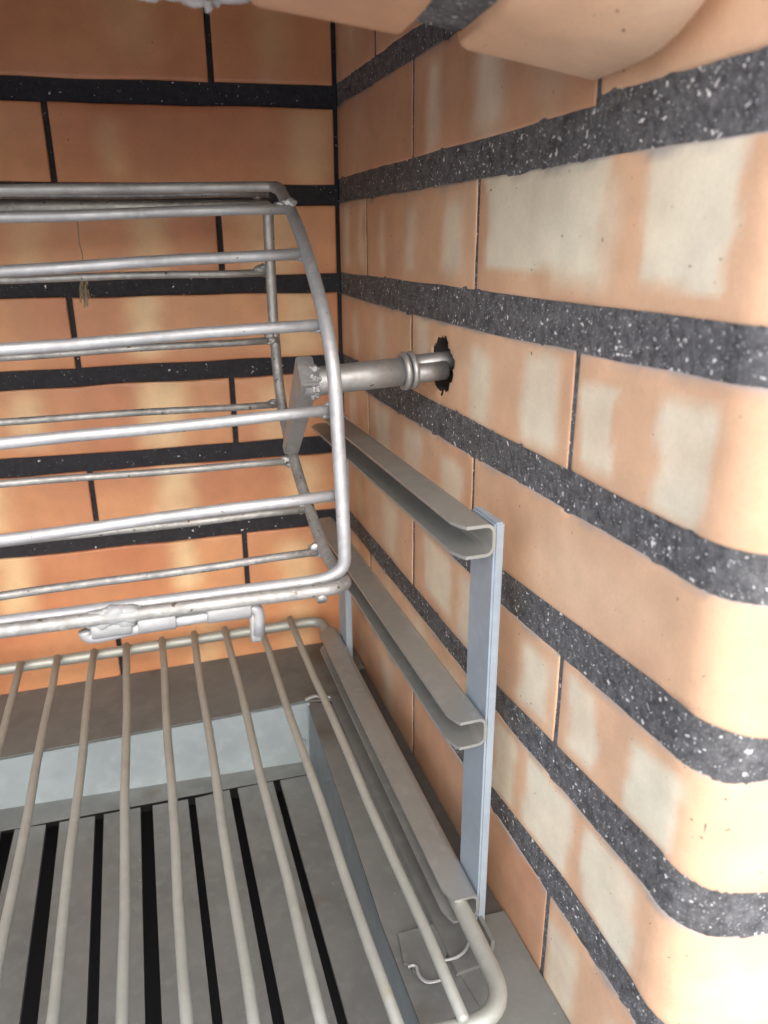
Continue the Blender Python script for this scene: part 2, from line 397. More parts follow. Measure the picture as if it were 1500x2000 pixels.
for r_, bricks in rows.items():
    for k, (a, b, pt) in enumerate(bricks):
        up = (lambda u: .60) if (r_ == 0 or (r_ == 1 and k == 2)) else edges[r_][1]
        lo = edges[r_+1][0] if r_ < 7 else (lambda u: -8.25)
        ja = .0 if k == 0 else J*.36
        brick(bm, lay, FR, a+ja, b-J*.36, lo, up, pt, red={0: .35, 1: .45, 7: .35}.get(r_, .12) if b < 5.5 else .0,
              hole=hole if (r_ == 3 and k == 1) else None, res=.03 if (r_ == 3 and k == 1) else .055, seed=r_*7+k, smear=.85)
for r_ in range(1, 4):
    zb = .6+(r_-1)*1.0+.24
    off = 0 if r_ % 2 else 1.4
    for (a, b) in ((0, 2.43-off if off else 2.43), (2.43-off, 5.25-off), (5.25-off, UE)):
        brick(bm, lay, FR, a+.02, b-.02, lambda u, z=zb: z, lambda u, z=zb: z+.76, [], red=.3, res=.15, seed=r_+40)
obj('brickwork', bm, MB, right, True)
bm = bmesh.new()
rim = []
for k in range(48):
    a_ = k*2*math.pi/48; col_ = []
    for m_, (dd_, f_) in enumerate(((-.008, 1.0), (-.06, .93), (-.14, .97), (-.26, .9), (-.42, .95))):
        R0 = hole_r(a_)*(f_+(.12*noise.noise(Vector((math.cos(a_)*4, math.sin(a_)*4, m_*3))) if m_ else 0))
        v = bm.verts.new(FR(HU+math.cos(a_)*R0, HZ+math.sin(a_)*R0, dd_)); col_.append(v)
    rim.append(col_)
for k in range(48):
    A, B = rim[k], rim[(k+1) % 48]
    for m_ in range(4): bm.faces.new((A[m_], B[m_], B[m_+1], A[m_+1]))
obj('spit_hole', bm, HOLE_SHADE, right, True)
# mortar sheet, grit-rough, with the hole through it, and the masonry behind
bm = bmesh.new()
def grid(bm, F, u0, u1, z0, z1, du, dz, d, amp, skip=None):
    nu, nz = int((u1-u0)/du), int((z1-z0)/dz)
    G = [[bm.verts.new(F(u0+(u1-u0)*i/nu, z0+(z1-z0)*j/nz, d + amp*noise.noise(Vector((u0+i*du, j*dz, 1))*4) + amp*.6*noise.noise(Vector((i*du, j*dz, 5))*13))) for j in range(nz+1)] for i in range(nu+1)]
    for i in range(nu):
        for j in range(nz):
            if skip and skip(u0+(i+.5)*du, z0+(j+.5)*dz): continue
            bm.faces.new((G[i][j], G[i+1][j], G[i+1][j+1], G[i][j+1]))
grid(bm, FR, 0, UE, -8.6, 4, .055, .055, -.006, .003, lambda u, z: math.hypot(u-HU, z-HZ) < .30)
for i in range(40):      # masonry core behind, a closed slab following the same path
    pass
core = []
ks = [0, T(2), T(4), L1, L1+LA*.33, L1+LA*.66, L1+LA, UE]
fr = [FR(u, 0, -.30) for u in ks]
bk = [FR(UE, 0, -1.6), Vector((2.3, -4, 0)), Vector((2.0, 0.0, 0)), Vector((.3, 0, 0))]
prism(bm, [Vector((p.x, p.y, -16)) for p in fr+bk], Vector((0, 0, 20)))
obj('mortar', bm, MM, right, True)

# ---- back wall
bedges = {
 1: (lin([(-4, -.899), (0, -.881)]), lin([(-4, -1.126), (0, -1.123)])),
 2: (lin([(-4, -1.90), (0, -1.894)]), lin([(-4, -2.125), (0, -2.125)])),
 3: (lin([(-4, -2.884), (0, -2.884)]), lin([(-4, -3.103), (0, -3.09)])),
 4: (lin([(-4, -3.90), (0, -3.833)]), lin([(-4, -4.121), (0, -4.05)])),
 5: (lin([(-4, -4.918), (0, -4.864)]), lin([(-4, -5.156), (0, -5.09)])),
 6: (lin([(-4, -5.90), (0, -5.86)]), lin([(-4, -6.183), (0, -6.075)])),
 7: (lin([(-4, -6.96), (0, -6.88)]), lin([(-4, -7.19), (0, -7.10)])),
}
XL = -9.6
def FB(u, z, d): return Vector((u, -d, z))
back = thing('brick_wall', 'orange brick back wall with thick black joints, seen through the wire basket', 'brick wall', (-4, 0, -9), 'brick walls of the firebox')
bm, lay = newbm()
js = {0: [-1.36], 1: [-3.09], 2: [-1.39], 3: [-3.106], 4: [-1.373], 5: [-3.145], 6: [-1.354], 7: [-3.08]}
bp = {  # cream / yellow bands by brick: row -> [(x0,x1,strength)]
 0: [(-.9, -.5, .35), (-2.4, -1.9, .25)], 1: [(-.55, -.1, .5), (-2.6, -2.35, .45), (-3.6, -3.25, .6)],
 2: [(-1.1, -.55, .55), (-2.35, -2.0, .6), (-3.6, -3.3, .4)], 3: [(-.75, -.3, .65), (-2.5, -2.15, .8), (-4.05, -3.6, .7)],
 4: [(-1.05, -.7, .5), (-2.45, -2.0, .85), (-3.9, -3.6, .7)], 5: [(-.8, -.3, .65), (-2.35, -1.95, .8), (-3.85, -3.4, .8)],
 6: [(-.9, -.45, .7), (-2.25, -2.0, .95), (-4.4, -4.0, .8)], 7: [(-.9, -.5, .5), (-2.1, -1.8, .5), (-3.5, -3.3, .5), (-4.1, -3.7, .6)]}
for r_ in range(-3, 8):
    cuts = [-.045]
    j = js.get(r_, [-1.37 if r_ % 2 == 0 else -3.1])[0]
    while j > XL: cuts.append(j); j -= 3.47
    cuts.append(XL)
    if r_ <= 0: up = lambda u, r=r_: -r+.60-.0
    else: up = bedges[r_][1]
    lo = bedges[r_+1][0] if 0 <= r_ < 7 else ((lambda u: -8.2) if r_ == 7 else (lambda u, r=r_: -r-.14))
    for k in range(len(cuts)-1):
        b, a = cuts[k], cuts[k+1]
        if r_ in bp and a > -6.5:
            pt = [(x0, x1, random.uniform(-.1, .15), random.uniform(.8, 1.1), .17, s) for x0, x1, s in bp[r_] if a < x0 < b]
        else:
            pt = [(c, c+random.uniform(.1, .5), .05, .95, .16, random.uniform(.3, .8)) for c in [a+random.uniform(.3, 2.4) for _ in range(3)]]
        brick(bm, lay, FB, a+(J*.6 if k < len(cuts)-2 else 0), b-(J*.6 if k else 0), lo, up, pt,
              red=.25 if r_ < 2 else .18, res=.07 if a > -6.5 else .15, seed=100+r_*5+k)
obj('brickwork', bm, MBB, back, True)
bm = bmesh.new()
grid(bm, FB, XL, 0.0, -8.6, 4, .09, .09, -.04, .012)
box(bm, (XL-1.6, .3, -16), (1.9, 1.6, 4))
obj('mortar', bm, MMB, back, True)

# ---- left wall (outside the picture, encloses the firebox)
left = thing('brick_wall', 'terracotta brick side wall closing the far left end of the firebox', 'brick wall', (XL, -3, -9), 'brick walls of the firebox')
def FL(u, z, d): return Vector((XL+d, -u, z))
bm, lay = newbm()
for r_ in range(-3, 8):
    c = [0, 1.7 if r_ % 2 else 3.4, 5.1 if r_ % 2 else 6.7]
    if r_ % 2: c.append(6.7)
    for k in range(len(c)-1):
        brick(bm, lay, FL, c[k]+.03, c[k+1]-.03, lambda u, r=r_: -r-.88, lambda u, r=r_: -r-.12, [(c[k]+.6, c[k]+.9, .1, .9, .15, .6)], red=.2, res=.15, seed=r_+300+k)
obj('brickwork', bm, MB, left, True)
bm = bmesh.new(); box(bm, (XL-1.5, -6.65, -16), (XL-.045, .29, 4)); obj('mortar', bm, MM, left)

# ---- front arch: soldier bricks with rounded front, dark joints
YB, YF, RB = -5.25, -6.56, .8
def zarch(x): return -1.657 - .155*x - .0172*x*x
arch = thing('brick_arch', 'shallow arch of rounded orange bricks over the firebox opening, with gritty dark joints', 'brick arch', (-4.5, -6, -1), None)
LAR = (RB*math.pi/2); LF = abs(YF-YB)-RB
def arch_path(u, d):
    """u: 0 back edge of the soffit -> front -> up; returns (y, z offset)"""
    if u < LF: return YB-u, -d
    if u < LF+LAR:
        a = (u-LF)/RB; return YB-LF-(RB+d)*math.sin(a), RB-(RB+d)*math.cos(a)
    return YF-d, RB+(u-LF-LAR)
bm, lay = newbm(); bm2 = bmesh.new()
xs = []; x = .44
vw = [(.50, -.276), (-.566, -1.31)]
x = -1.31-.27
while x-.76 > XL+.05: vw.append((x, x-.76)); x -= 1.03
for k, (xa, xb) in enumerate(vw):
    us = [0, .012, .04]+[.04+(LF-.04)*i/8 for i in range(1, 9)]+[LF+LAR*i/9 for i in range(1, 10)]+[LF+LAR+1.0, LF+LAR+2.9]
    nx = 12; fr_ = [0, .02, .06]+[.06+.88*i/nx for i in range(1, nx)]+[.94, .98, 1]
    G = []
    for i, u in enumerate(us):
        row = []
        for j, f in enumerate(fr_):
            e = min(j, len(fr_)-1-j); d = {0: -.03, 1: -.01}.get(e, 0) + {0: -.03, 1: -.01}.get(i, 0)
            xx = xa+(xb-xa)*f; y, zo = arch_path(u, d)
            wx = .012*noise.noise(Vector((u*2, k, j > 5)))
            if k == 0 and u > 0: xx += 0
            v = bm.verts.new((xx+wx, y + (.01*noise.noise(Vector((xx*3, k, 2))) if i < 2 else 0), zarch(xx)+zo))
            v[lay] = (max(0, .35*noise.noise(Vector((xx*1.2, u*.8, k)))) if k == 0 else 0, .22+.2*noise.noise(Vector((xx, u, 6))) if k == 0 else .62+.2*noise.noise(Vector((xx, u, 4))), 0, 1)
            row.append(v)
        G.append(row)
    for i in range(len(us)-1):
        for j in range(len(fr_)-1): bm.faces.new((G[i][j], G[i][j+1], G[i+1][j+1], G[i+1][j]))
    # back and side faces
    zt = 2.2
    n_ = len(fr_)-1
    top = [bm.verts.new((xa+(xb-xa)*f, YB, zt)) for f in fr_]
    for v in top: v[lay] = (0, .3, 0, 1)
    for j in range(n_): bm.faces.new((G[0][j+1], G[0][j], top[j], top[j+1]))
    for j, tt in ((0, top[0]), (n_, top[-1])):
        poly = [G[i][j] for i in range(len(us))]+[tt]
        bm.faces.new(poly)
obj('brickwork', bm, MB, arch, True)
# joints: one recessed body following the same section
secs = []
ds = -.075
prof = [arch_path(u, ds) for u in [0, LF*.5, LF]+[LF+LAR*i/8 for i in range(1, 9)]+[LF+LAR+2.9]]
prof[0] = (YB-.03, -ds); prof.append((YB-.03, None))
nx = 60; G = []
for i in range(nx+1):
    xx = .485+(XL-.485)*i/nx
    G.append([bm2.verts.new((xx, y, zarch(xx)+zo if zo is not None else 2.25)) for y, zo in prof])
for i in range(nx):
    for j in range(len(prof)-1): bm2.faces.new((G[i][j], G[i][j+1], G[i+1][j+1], G[i+1][j]))
    bm2.faces.new((G[i][-1], G[i][0], G[i+1][0], G[i+1][-1]))
obj('mortar', bm2, MM, arch)
bm = bmesh.new()     # squeezed-out cement along the back arris
for i in range(46):
    xx = -1.36-i*.045+random.uniform(-.02, .02)
    lump(bm, (xx, YB+.02+random.uniform(-.02, .03), zarch(xx)+.03+random.uniform(-.03, .05)), random.uniform(.04, .07), (1.5, .6, .8), .6, 3, 2)
lump(bm, hit_n((406, 10), (0, 1, 0), YB), .025, (.8, .6, 1.2), .4)
obj('cement_squeeze', bm, RENDER, arch, True)
# hood plate closing the top of the firebox
hood = thing('hood', 'dark slab closing the firebox above the arch', 'hood', (-4.5, -3, 3.5))
bm = bmesh.new(); box(bm, (XL-1.5, -6.9, 3.99), (3, 1.6, 4.4)); obj('slab', bm, DARK, hood)
bm = bmesh.new(); box(bm, (XL-1.5, -6.62, 2.26), (3.4, -5.3, 3.97)); obj('breast', bm, RENDER, hood)

# ------------------------------------------------------------------ tray at the bottom
tray = thing('firebox_tray', 'grey sheet steel tray with long slots in its sunken bottom, under the wire grate', 'tray', (-3, -3, -9.2))
def LZ(x, y, dz=0): return Vector((x, y, ledge_z(x, y)+dz))
iTR = hit_ledge((600, 1368)); iTL = hit_ledge((0, 1480)); slope = (iTL.y-iTR.y)/(iTL.x-iTR.x)
iR1 = hit_ledge((680, 1600)); iR2 = hit_ledge((745, 1800)); iR3 = hit_ledge((822, 2000))
pR = [Vector((iTR.x, iTR.y)), Vector((iR1.x, iR1.y)), Vector((iR2.x, iR2.y)), Vector((iR3.x, iR3.y))]
dxe = (pR[3]-pR[2]); pR.append(pR[3]+dxe*1.2)
pL = Vector((-8.3, iTR.y+slope*(-8.3-iTR.x)))
def sheet(bm, pts, th=.035, dz=0):
    prism(bm, [LZ(p[0], p[1], dz) for p in pts], Vector((0, 0, -th)))
yfr = pR[-1].y
# back ledge
bm = bmesh.new()
gapb = -.78
sheet(bm, [(XL+.01, -.01), (-.02, -.01), (-SK*.8-.02, gapb), (-.05, gapb), (-.30, gapb-.2), (-.36, iTR.y-.08), (iTR.x, iTR.y), (pL.x, pL.y), (XL+.01, pL.y)])
obj('back_ledge', bm, TRAY, tray)
bm = bmesh.new(); sheet(bm, [(XL+.01, pL.y), (pL.x, pL.y), (pL.x, yfr), (XL+.01, yfr)]); obj('side_ledge', bm, TRAY, tray)
# strip between the pit and the channel
fT = hit_ledge((648, 1372)); fB = hit_ledge((848, 1808))
f1 = Vector((fT.x, fT.y)); f2 = Vector((fB.x, fB.y)); fd = (f2-f1).normalized()
bm = bmesh.new()
sheet(bm, [(iTR.x, iTR.y-.001)]+[(p.x, p.y) for p in pR[1:]]+[(f2.x+.12+.25, yfr), (f2.x+.12, -5.05), (f2.x, f2.y), (f1.x, f1.y)], dz=-.02)
obj('side_ledge', bm, TRAY, tray)
# rolled channel beside it, with upturned outer lip
bm = bmesh.new()
def chan(p, rt):
    """profile of the channel at plan point p, rt = unit vector to the right"""
    out = []
    for (a, h) in [(-.01, 0), (.0, .035), (.19, .035), (.235, .05), (.265, .085), (.28, .14), (.285, .24), (.315, .24), (.31, .13), (.29, .065), (.25, .02), (.2, .0)]:
        q = p+rt*a; out.append(LZ(q.x, q.y, h))
    return out
rt = Vector((-fd.y, fd.x))
if rt.x < 0: rt = -rt
cs = [f1+fd*k for k in (0, 1, 2, 3, 3.3, 3.6, 3.84)]
cs = [Vector((f1.x-.0, f1.y+.1))]+cs[1:]
rings = [[bm.verts.new(q) for q in chan(c, rt)] for c in cs]
for A, B in zip(rings, rings[1:]):
    for j in range(12): bm.faces.new((A[j], A[(j+1) % 12], B[(j+1) % 12], B[j]))
bm.faces.new(rings[0]); bm.faces.new(rings[-1][::-1])
obj('channel', bm, TRAY, tray)
# front sheet (under the grate corner) and its cover tab
bm = bmesh.new()
gapf = -4.79
crn = hit_ledge((884, 1885))
sheet(bm, [(f2.x+.36, gapf), (-SK*4.79-.012, gapf), (-SK*6.2-.012, -6.2), (-SK*6.2-.02, yfr), (f2.x+.37, yfr), (crn.x+.02, crn.y)], dz=0)
obj('front_ledge', bm, TRAY, tray)
bm = bmesh.new()
a = hit_ledge((777, 1827)); b = hit_ledge((846, 1808)); c = hit_ledge((862, 1916)); d = hit_ledge((822, 1908)); e = hit_ledge((800, 1888))
sheet(bm, [(a.x, a.y), (b.x, b.y), (b.x+.05, b.y-.25), (c.x, c.y), ((c.x+d.x)/2, (c.y+d.y)/2-.03), (d.x, d.y), (d.x-.05, d.y+.06), (e.x+.02, e.y), (e.x-.04, e.y+.03)], th=.03, dz=.022)
obj('cover_tab', bm, TRAY, tray)
EDGE = mat('bare cut edge', (.30, .31, .31), .55, .3, bump=.3, bscale=400)
bm = bmesh.new()     # bright cut edges of the channel mouth and of the tab
tube(bm, smooth_line([hit_ledge(p_, h_) for p_, h_ in (((856, 1874), .03), ((872, 1875), .03), ((890, 1870), .045), ((904, 1861), .09), ((912, 1850), .17), ((916, 1838), .25))], 5), .012, 8, wob=.8)
obj('channel_edge', bm, EDGE, tray, True)
bm = bmesh.new()
tube(bm, smooth_line([hit_ledge(p_, .045) for p_ in ((797, 1889), (805, 1886), (813, 1888), (815, 1897), (820, 1908), (835, 1918), (862, 1914))], 5), .011, 8, wob=1.2)
obj('tab_edge', bm, EDGE, tray, True)
bm = bmesh.new()
tube(bm, smooth_line([LZ(iTR.x-.02, iTR.y, .005), LZ(iTR.x+.1, iTR.y+.03, .02), LZ(iTR.x+.2, iTR.y-.02, .012), LZ(iTR.x+.34, iTR.y-.03, .01)], 6), .020, 8, wob=1.2)
obj('corner_edge', bm, EDGE, tray, True)
bm = bmesh.new()
q = hit_n((593, 1450), (0, 1, 0), iTR.y-.05); tube(bm, [LZ(iTR.x+.015, iTR.y-.04, -.01), LZ(iTR.x+.012, iTR.y-.04, -.4)], .02, 8, wob=.4); lump(bm, q, .03)
obj('weld_bead', bm, TRAYW, tray, True)
# pit walls
ZP = -8.80
bm = bmesh.new(); prism(bm, [LZ(iTR.x, iTR.y, -.012), LZ(pL.x, pL.y, -.012), (pL.x, pL.y, ZP-.02), (iTR.x, iTR.y, ZP-.02)], Vector((0, .04, 0)))
obj('pit_wall', bm, TRAYW, tray)
bm = bmesh.new()
for p, q in zip(pR, pR[1:]):
    prism(bm, [LZ(p.x, p.y, -.025), LZ(q.x, q.y, -.025), (q.x, q.y, ZP-.02), (p.x, p.y, ZP-.02)], Vector((.03, 0, 0)))
obj('pit_wall', bm, PITD, tray)
bm = bmesh.new(); prism(bm, [LZ(pL.x, pL.y, -.012), LZ(pL.x, yfr, -.012), (pL.x, yfr, ZP-.02), (pL.x, pL.y, ZP-.02)], Vector((-.03, 0, 0)))
obj('pit_wall', bm, TRAYW, tray)
# slotted plate
def hp(x, y): return hit_z((x, y), ZP)
tops = [(15, 1622), (103, 1608), (194, 1592), (286, 1575), (374, 1560), (456, 1541), (540, 1525)]
bots = [(-75, 2000), (55, 2000), (180, 2000), (300, 2000), (425, 2000), (545, 2000), (670, 2000)]
wid = [.15, .15, .10, .14, .085, .10, .09]
bm = bmesh.new()
TH = .05
def pl(pts): prism(bm, [(p[0], p[1], ZP) for p in pts], Vector((0, 0, -TH)))
sl_ = []
for (t_, b_, w_) in zip(tops, bots, wid):
    A = hp(*t_); B = hp(*b_); dr = (B-A)/(B.y-A.y)
    sl_.append((A, dr, w_))
A0, d0, w0 = sl_[0]
for k in range(1, 8): sl_.insert(0, (A0+Vector((-.54*k, -.03*k, 0)), d0-Vector((.006*k, 0, 0)), .12))
YE = yfr
def at(A, dr, y, o): return (A.x+dr.x*(y-A.y)+o, y)
for (A, da, wa), (B, db, wb) in zip(sl_, sl_[1:]):
    pl([(A.x+wa/2, A.y), (B.x-wb/2, B.y), at(B, db, YE+.3, -wb/2), at(A, da, YE+.3, wa/2)])
A, da, wa = sl_[-1]
pl([(A.x+wa/2, A.y), (iTR.x-.003, A.y+.02)]+[(p.x-.003, p.y) for p in pR[1:4]]+[(pR[4].x-.003, YE), at(A, da, YE+.3, wa/2)])
A, da, wa = sl_[0]
pl([(pL.x+.003, A.y), (A.x-wa/2, A.y), at(A, da, YE+.3, -wa/2), (pL.x+.003, YE)])
pl([(pL.x+.003, YE), at(sl_[0][0], sl_[0][1], YE+.3, 0), at(sl_[-1][0], sl_[-1][1], YE+.3, 0), (pR[4].x-.003, YE)])
obj('slotted_plate', bm, TRAY, tray)
bm = bmesh.new()    # back strip, lapped over the slotted plate
A, B = sl_[0][0], sl_[-1][0]
prism(bm, [(pL.x+.003, pL.y, ZP+.014), (iTR.x-.003, iTR.y, ZP+.014), (iTR.x-.003, B.y+.035, ZP+.014), (B.x, B.y+.015, ZP+.014), (A.x, A.y+.015, ZP+.014), (pL.x+.003, A.y, ZP+.014)], Vector((0, 0, -.012)))
obj('back_strip', bm, TRAY, tray)
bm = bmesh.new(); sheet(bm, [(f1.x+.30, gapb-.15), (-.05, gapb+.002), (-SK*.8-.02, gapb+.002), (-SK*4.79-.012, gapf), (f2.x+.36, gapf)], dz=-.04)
obj('rear_strip', bm, SHADE_SHEET, tray)
bm = bmesh.new(); box(bm, (XL+.01, -8.2, -10.2), (.0, -.01, -10.0)); box(bm, (.0, -5.5, -9.0), (.5, -.02, -8.9))
box(bm, (XL+.01, -.3, -10), (-.1, -.02, -8.3))
obj('ash_pan', bm, DARK, tray)

# ------------------------------------------------------------------ rail rack
rack = thing('rail_rack', 'galvanised rack of three channel rails on two flat posts, standing along the side wall', 'rack', W(3, .3, -8))
D1, D2 = .36, .63
def railz(a, b):
    A, B = hit_wall(a, D1), hit_wall(b, D1)
    ta, tb = -(A.y+.1*D1), -(B.y+.1*D1)
    s = (B.z-A.z)/(tb-ta); return lambda t: A.z+s*(t-ta)
for (a, b) in (((682, 815), (945, 1004)), ((732, 1112), (912, 1348)), ((700, 1300), (905, 1687))):
    zf = railz(a, b)
    bm = bmesh.new(); T0, TE, H, th = .75, 4.98, .235, .024
    # C profile in (d, z): rounded at the web, with flange tips cut back obliquely at the ends
    def prof_(t, cut):
        o = []; i = []
        r = .07
        dt = D2-cut
        zz = zf(t)
        outer = [(dt, 0)]+[(D1+r-r*math.sin(a_), -r+r*math.cos(a_)) for a_ in [0, .5, 1.05, 1.57]]+[(D1+r-r*math.cos(a_), -H+r-r*math.sin(a_)) for a_ in [0, .5, 1.05, 1.57]]+[(dt, -H)]
        r2 = r-th
        inner = [(dt, -H+th)]+[(D1+r-r2*math.sin(a_), -H+r-r2*math.cos(a_)) for a_ in [0, .5, 1.05, 1.57]]+[(D1+r-r2*math.cos(a_), -r+r2*math.sin(a_)) for a_ in [0, .5, 1.05, 1.57]]+[(dt, -th)]
        return [W(t, d_, zz+z_) for d_, z_ in outer+inner]
    rings = [[bm.verts.new(q) for q in prof_(t, c)] for t, c in ((T0, .10), (T0+.12, 0), (2, 0), (3.4, 0), (TE-.14, 0), (TE-.05, .03), (TE, .055))]
    # slide only flange tips: keep the web square
    n = len(rings[0])
    for A, B in zip(rings, rings[1:]):
        for j in range(n): bm.faces.new((A[j], A[(j+1) % n], B[(j+1) % n], B[j]))
    for Rg, rev in ((rings[0], 0), (rings[-1], 1)):
        for j in range(n//2-1):
            q = (Rg[j], Rg[j+1], Rg[n-2-j], Rg[n-1-j]); bm.faces.new(q if rev else q[::-1])
    obj('rail', bm, RAIL, rack)
for (ta, tb, top) in ((4.58, 4.95, -4.30), (.82, 1.16, -4.36)):
    bm = bmesh.new()
    vs = []
    zb = -8.05
    pts = [W(ta, D1-.006, 0), W(tb, D1-.006, 0), W(tb, D1-.082, 0), W(ta, D1-.082, 0)]
    prism(bm, [Vector((q.x, q.y, zb)) for q in pts], Vector((0, 0, top-zb)))
    bmesh.ops.bevel(bm, geom=list(bm.edges), offset=.014, segments=2, affect='EDGES')
    obj('post', bm, GALV, rack)

# ------------------------------------------------------------------ wire grate
grate = thing('wire_grate', 'dull grey wire grill grate with a thick frame, slid into the lowest rail', 'grate', (-2, -3, -7.5))
ZG0, ZGS = -7.36, .036          # the grate tips slightly down towards the front
ZG = ZG0
def hit_z2(a, dz=0): return hit_n(a, (0, -ZGS, 1), ZG0+dz)
c1 = hit_z2((622, 1214)); c2 = hit_z2((990, 1952))
bl = hit_z2((0, 1310)); bdir = (bl-c1)/(bl.x-c1.x)
Cb = Vector((c1.x+.05, c1.y+.03, c1.z)); Cf = Vector((c2.x, c2.y-.12, c2.z))
Lb = Cb+bdir*(-7.6); Lf = Cf+Vector((-7.6, -.1, 0))
bm = bmesh.new()
loop = fillet([Cb*.5+Cf*.5, Cf, Lf, Lb, Cb, Cb*.5+Cf*.5], [.36, .3, .3, .22], 9)
tube(bm, loop[:-1], .068, 18, closed=True)
obj('frame', bm, GRATE, grate, True)
rb = [(42, 1296), (112, 1284), (183, 1272), (248, 1260), (316, 1249), (378, 1237), (440, 1228), (507, 1222), (565, 1208)]
rf = [None, None, (100, 2000), (240, 2000), (365, 2000), (495, 2000), (630, 2000), (775, 2000), (905, 1990)]
DR = .073+.035
rods = []
for k in range(9):
    A = hit_z2(rb[k], DR)
    if rf[k]: B = hit_z2(rf[k], DR); s_ = (B.x-A.x)/(B.y-A.y)
    else: s_ = -.067+.006*(2-k)
    rods.append((A, s_))
for k in range(1, 9): rods.insert(0, (rods[0][0]+Vector((-.41, -.01, 0)), rods[0][1]+.004))
for A, s_ in rods:
    yb = A.y+.0; yf = Cf.y-.02
    bm = bmesh.new()
    pts = []
    for i in range(9):
        y = yb+(yf-yb)*i/8; pts.append((A.x+s_*(y-A.y)+.008*math.sin(i*1.7+A.x*5), y, ZG0+DR+ZGS*y-.008*math.sin(math.pi*i/8)))
    t0 = (Vector(pts[0])-Vector(pts[1])).normalized(); pts = [Vector(pts[0])+t0*.02]+pts+[Vector(pts[-1])-t0*.02]
    tube(bm, pts, [.028]+[.043]*9+[.028], 12)
    obj('rod', bm, GRATE, grate, True)

# ------------------------------------------------------------------ rotisserie basket
X0 = -.84+SK*3.145
E1 = Vector((1, -SK, 0)).normalized()
BN = Vector((1, -SK, 0))
def hb(x, y, dx=0): return hit_n((x, y), BN.normalized(), (X0+dx)*CS)
def rod_end(A, px):
    """far end of a rod that starts at A and runs square to the end frame: seen leaving the left edge at px"""
    n = Vector((-SK, -1, 0)); n = Vector((E1.y, -E1.x, 0))
    return hit_n(px, n, n.dot(A))
basket = thing('rotisserie_basket', 'round silver wire rotisserie basket on a steel spit in front of the back wall', 'basket', hb(610, 740)+Vector((0, 0, -2)))
front_arc = [(548, 372), (575, 428), (600, 498), (622, 573), (640, 650), (653, 740), (660, 850), (668, 980), (672, 1050)]
bot = hb(674, 1128)
top_f = hb(537, 364)
fa = smooth_line([hb(*a) for a in front_arc], 5)
def far(A, px, L=6.2):
    B = rod_end(A, px); d = (B-A).normalized(); return A+d*L
RF = .051
tf = far(top_f, (0, 371)); bf = far(hb(640, 1137), (0, 1222))
botd = (bf-hb(640, 1137)).normalized()
loop = [tf]+fillet([tf, top_f, fa[0]], .1, 5)[1:-1]+fa+fillet([fa[-1], bot, bot+botd*2], .3, 8)[1:-1]+[bot+botd*(6.2)]
fbm = bmesh.new(); tube(fbm, loop, [RF*.85 if i < 4 else RF for i in range(len(loop))], 16)
# far end closes outside the picture with the same curve
off = bot+botd*6.2-bot
tube(fbm, [p+off for p in fa]+[bot+off], RF, 12)
obj('front_frame', fbm, CHROME, basket, True)
back_arc = [(523, 402), (524, 430), (529, 540), (535, 640), (548, 775), (572, 888), (603, 990), (634, 1075), (660, 1120)]
ba = smooth_line([hb(*a) for a in back_arc], 5)
b2 = hb(684, 1146); r2 = hb(640, 1158); tb_ = far(ba[0], (0, 404)); r2f = far(r2, (0, 1240)); r2d = (r2f-r2).normalized()
fbm = bmesh.new()
tube(fbm, [tb_]+fillet([tb_, ba[0], ba[1]], .04, 3)[1:-1]+ba[1:]+fillet([ba[-1], b2, b2+r2d*2], .25, 8)[1:-1]+[b2+r2d*6.2], .05, 14)
tube(fbm, [p+off for p in ba], .05, 12)
obj('back_frame', fbm, CHROME_OLD, basket, True)
def rodpart(a, b, r, m, weld=True, shift=0):
    A = hb(*a); B = far(A, b)
    bm = bmesh.new(); n = 14
    d = (B-A)/n
    pts = [A+d*i+Vector((0, 0, .006*math.sin(i*1.3+a[1]))) for i in range(n+1)]
    pts[0] = A+E1*.02
    tube(bm, pts, r, 14)
    if weld:
        for k in range(4):
            lump(bm, A+Vector((-.05+random.uniform(-.05, .05), random.uniform(-.01, .01), random.uniform(-.03, .045))), random.uniform(.030, .046), (1.3, .8, .9), .4)
    obj('rod', bm, m, basket, True)
fr_rods = [((568, 408), (0, 424)), ((596, 495), (0, 529)), ((632, 634), (0, 682)), ((650, 800), (0, 868)), ((662, 966), (0, 1054))]
bk_rods = [((520, 378), (0, 382)), ((527, 532), (0, 546)), ((538, 664), (0, 698)), ((550, 789), (0, 824)), ((573, 900), (0, 946)), ((603, 994), (0, 1062)), ((630, 1076), (0, 1165))]
for a, b in fr_rods: rodpart(a, b, .042, CHROME)
for a, b in bk_rods: rodpart(a, b, .034, CHROME_OLD)
# spit tube with arm, collar, inner rod
def spz(d): return Vector((-.84, -3.28, -3.60))+(Vector((.322, -3.165, -3.535))-Vector((-.84, -3.28, -3.60)))*d
bm = bmesh.new()
col_t = .70
tube(bm, [spz(-.05), spz(.1), spz(.4), spz(col_t)], .118, 24)
spit = obj('spit_tube', bm, SPIT, basket, True)
bm = bmesh.new()
sdv = (spz(1)-spz(0)).normalized()
ring = []
v1 = sdv.cross(Vector((0, 0, 1))).normalized(); v2 = sdv.cross(v1)
for k_, cc in ((0, spz(col_t)), (1, spz(col_t+.055))):
    tube(bm, [cc+(v1*math.cos(a_)+v2*math.sin(a_))*.135 for a_ in [i*math.pi/12 for i in range(24)]], .028, 8, closed=True)
for i in range(4): lump(bm, spz(col_t)+v1*-.1+Vector((random.uniform(-.03, .03), -.02, -.06-.03*i)), .028, (1, 1, 1), .5)
obj('collar', bm, SPIT, spit, True)
bm = bmesh.new(); tube(bm, [spz(col_t)+Vector((0, -.03, -.028)), spz(1.02)+Vector((0, -.03, -.028))], .082, 20)
obj('drive_rod', bm, SPIT, spit, True)
